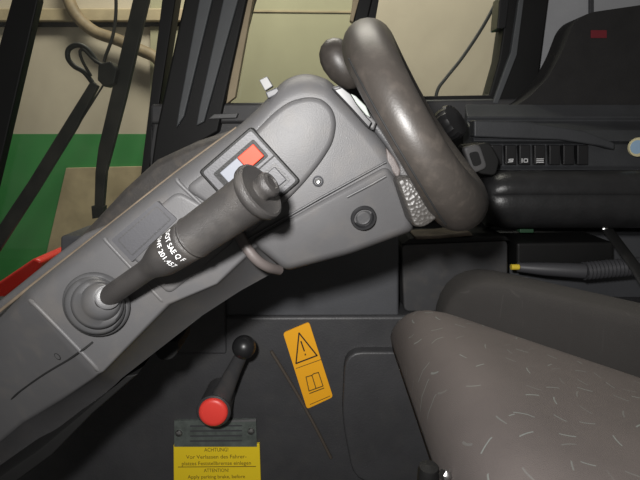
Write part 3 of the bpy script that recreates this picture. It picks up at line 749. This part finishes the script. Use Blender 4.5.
ar = thing('armrest', P(560, 200, 1.05), 'black padded armrest with rounded front end below the switch console', 'armrest')
def rounded_run(name, x0, x1, prof, m, parent, cap=0.05):
    ring = [P(560, y, Y) for y, Y in prof]; c = sum(ring, Vector()) / len(ring); bm = bmesh.new(); rings = []
    for k in range(7):
        a = k / 6 * math.pi / 2; sc0 = 0.35 + 0.65 * math.sin(a); xx = x0 + cap * (1 - math.sin(a)) * 0 + cap * (1 - math.cos(a)) * 0
        xx = x0 + cap * (1 - math.cos(math.pi / 2 - a)) 
        rings.append([Vector((x0 + cap * (1 - math.cos(a)) , c.y + (p.y - c.y) * sc0, c.z + (p.z - c.z) * sc0)) for p in ring])
    rings.append([Vector((x1, p.y, p.z)) for p in ring])
    loft(bm, rings); return link(name, bm, m, parent, smooth=60)
pr = [(170, 1.07), (172, 1.03), (180, 1.005), (192, 0.998), (195, 1.002), (198, 0.998), (212, 1.0), (222, 1.012), (228, 1.04), (228, 1.10), (172, 1.12)]
rounded_run('pad', P(487, 195, 1.02).x, 1.3, pr, M['armpad'], ar)
# clutter shelf under the armrest
ub = tag(prism('control_box', [(517, 243), (614, 242), (614, 268), (517, 270)], 1.025, 1.14, M['black'], bev=0.006), 'black box beneath the armrest behind the seat', 'box')
tag(prism('shelf_strip', [(517, 233), (625, 234), (625, 241), (517, 242)], 1.145, 1.18, M['plastic_dark'], bev=0.003), 'dark shelf strip between armrest and black box', 'shelf')
tag(prism('green_connector', [(520, 229), (534, 229), (534, 233), (520, 233)], 1.07, 1.09, M['board_green'], bev=0.002), 'tiny dark green connector on the shelf strip', 'connector')
lathe_o = lathe('bolt_head', P(604, 229, 1.05), (0, -1, 0.4), [(0, .006), (.006, .006), (.008, .003), (.0085, .001)], M['metal'], seg=16); tag(lathe_o, 'small shiny bolt head under the armrest', 'bolt')
# corrugated hose
hs = thing('corrugated_hose', P(580, 270, 1.0), 'dark grey hose with corrugated end lying behind the seat', 'hose')
tube('sleeve', [P(517, 267, 1.02), P(545, 269, 1.0), P(584, 271, 0.99)], [0.010, 0.014, 0.016], M['slot'], hs)
bm = bmesh.new(); pts = []; rr = []
for k in range(40):
    t = k / 39; pts.append(P(584, 271, 0.99).lerp(P(660, 264, 0.99), t)); rr.append(0.017 + 0.002 * math.cos(k * math.pi))
tube_bm(bm, pts, rr, 16); link('corrugated_end', bm, M['slot'], hs, smooth=20)
tag(lathe('yellow_plug', P(511, 267, 1.005), (1, 0, 0), [(0, .006), (.016, .006), (.018, .004), (.0185, .001)], M['brass'], seg=16), 'tiny yellow plug at the end of the grey hose', 'plug')
tag(tube('black_strap', [P(608, 230, 1.02), P(620, 246, 0.98), P(636, 268, 0.93), P(650, 290, 0.90)], [(0.004, 0.012)] * 4, M['black'], flat=Vector((0, -1, 0.3))), 'black strap slanting down beside the seat at right edge', 'strap')

# storage bin
bn = thing('storage_bin', P(450, 300, 1.0), 'dark open storage bin with tan rim behind the seat', 'bin')
prism('bin_body', [(401, 244), (508, 240), (508, 312), (404, 312)], 1.00, 1.12, M['plastic_dark'], bn, r=6, bev=0.006)
prism('bin_rim', [(410, 238), (506, 236), (510, 241), (401, 245)], 0.995, 1.10, M['black'], bn, bev=0.003)
tag(prism('tan_rag', [(414, 236), (440, 235), (470, 231.5), (474, 236), (440, 239), (416, 240)], 0.99, 1.06, M['tan_rim'], bev=0.004), 'tan strip lying on the rim of the storage bin', 'rag')

# knobs behind the wheel
bm = bmesh.new(); seg = 36; o0 = P(446, 126, 1.0)
axk = Vector((0.6, -0.6, 0.5)).normalized(); ka = axk.orthogonal().normalized(); kb_ = axk.cross(ka)
rings = []
for h, r in [(-.02, .026), (0, .031), (.015, .033), (.024, .030), (.028, .018), (.029, .001)]:
    rings.append([o0 + axk * h + (ka * math.cos(2 * math.pi * j / seg) + kb_ * math.sin(2 * math.pi * j / seg)) * r * (1 + 0.05 * (j % 2)) for j in range(seg)])
loft(bm, rings); kn = link('control_knob', bm, M['black_gloss'], sc_)
tube('stem', [o0 - axk * 0.01, o0 + Vector((0, 0.13, -0.05)), o0 + Vector((0.01, 0.2, -0.08))], 0.012, M['black'], kn)
cb = thing('switch_pod', P(475, 160, 1.0), 'small pod with square grey face beside the steering wheel rim', 'switch pod')
prism('pod_body', [(470, 146), (490, 142), (500, 160), (496, 176), (478, 174)], 0.99, 1.0845, M['black'], cb, r=5, bev=0.004)
prism('grey_face', [(463, 147), (480, 144), (488, 168), (473, 174)], 0.98, 0.995, M['plastic'], cb, r=5, ch=(2, 0.004))
prism('button', [(469, 153), (478, 151), (482, 164), (474, 167)], 0.977, 0.985, M['black'], cb, r=3)

# cloth-covered backrest at upper right
bkr = thing('dark_backrest', P(600, 100, 1.24), 'black cloth backrest with small red emblem before the grey lining', 'backrest')
prism('cloth_cover', [(505, 112), (528, 98), (548, 78), (562, 52), (572, 26), (580, 17), (592, 12), (640, 5), (760, -10), (760, 116)], 1.19, 1.27, M['cloth'], bkr, r=7, bev=0.02, seg=4)
em = prism('emblem', [(591, 30), (607, 30), (607, 38), (591, 38)], 1.188, 1.20, M['emblem'], bkr, bev=0.001); em['label'] = 'small red emblem'
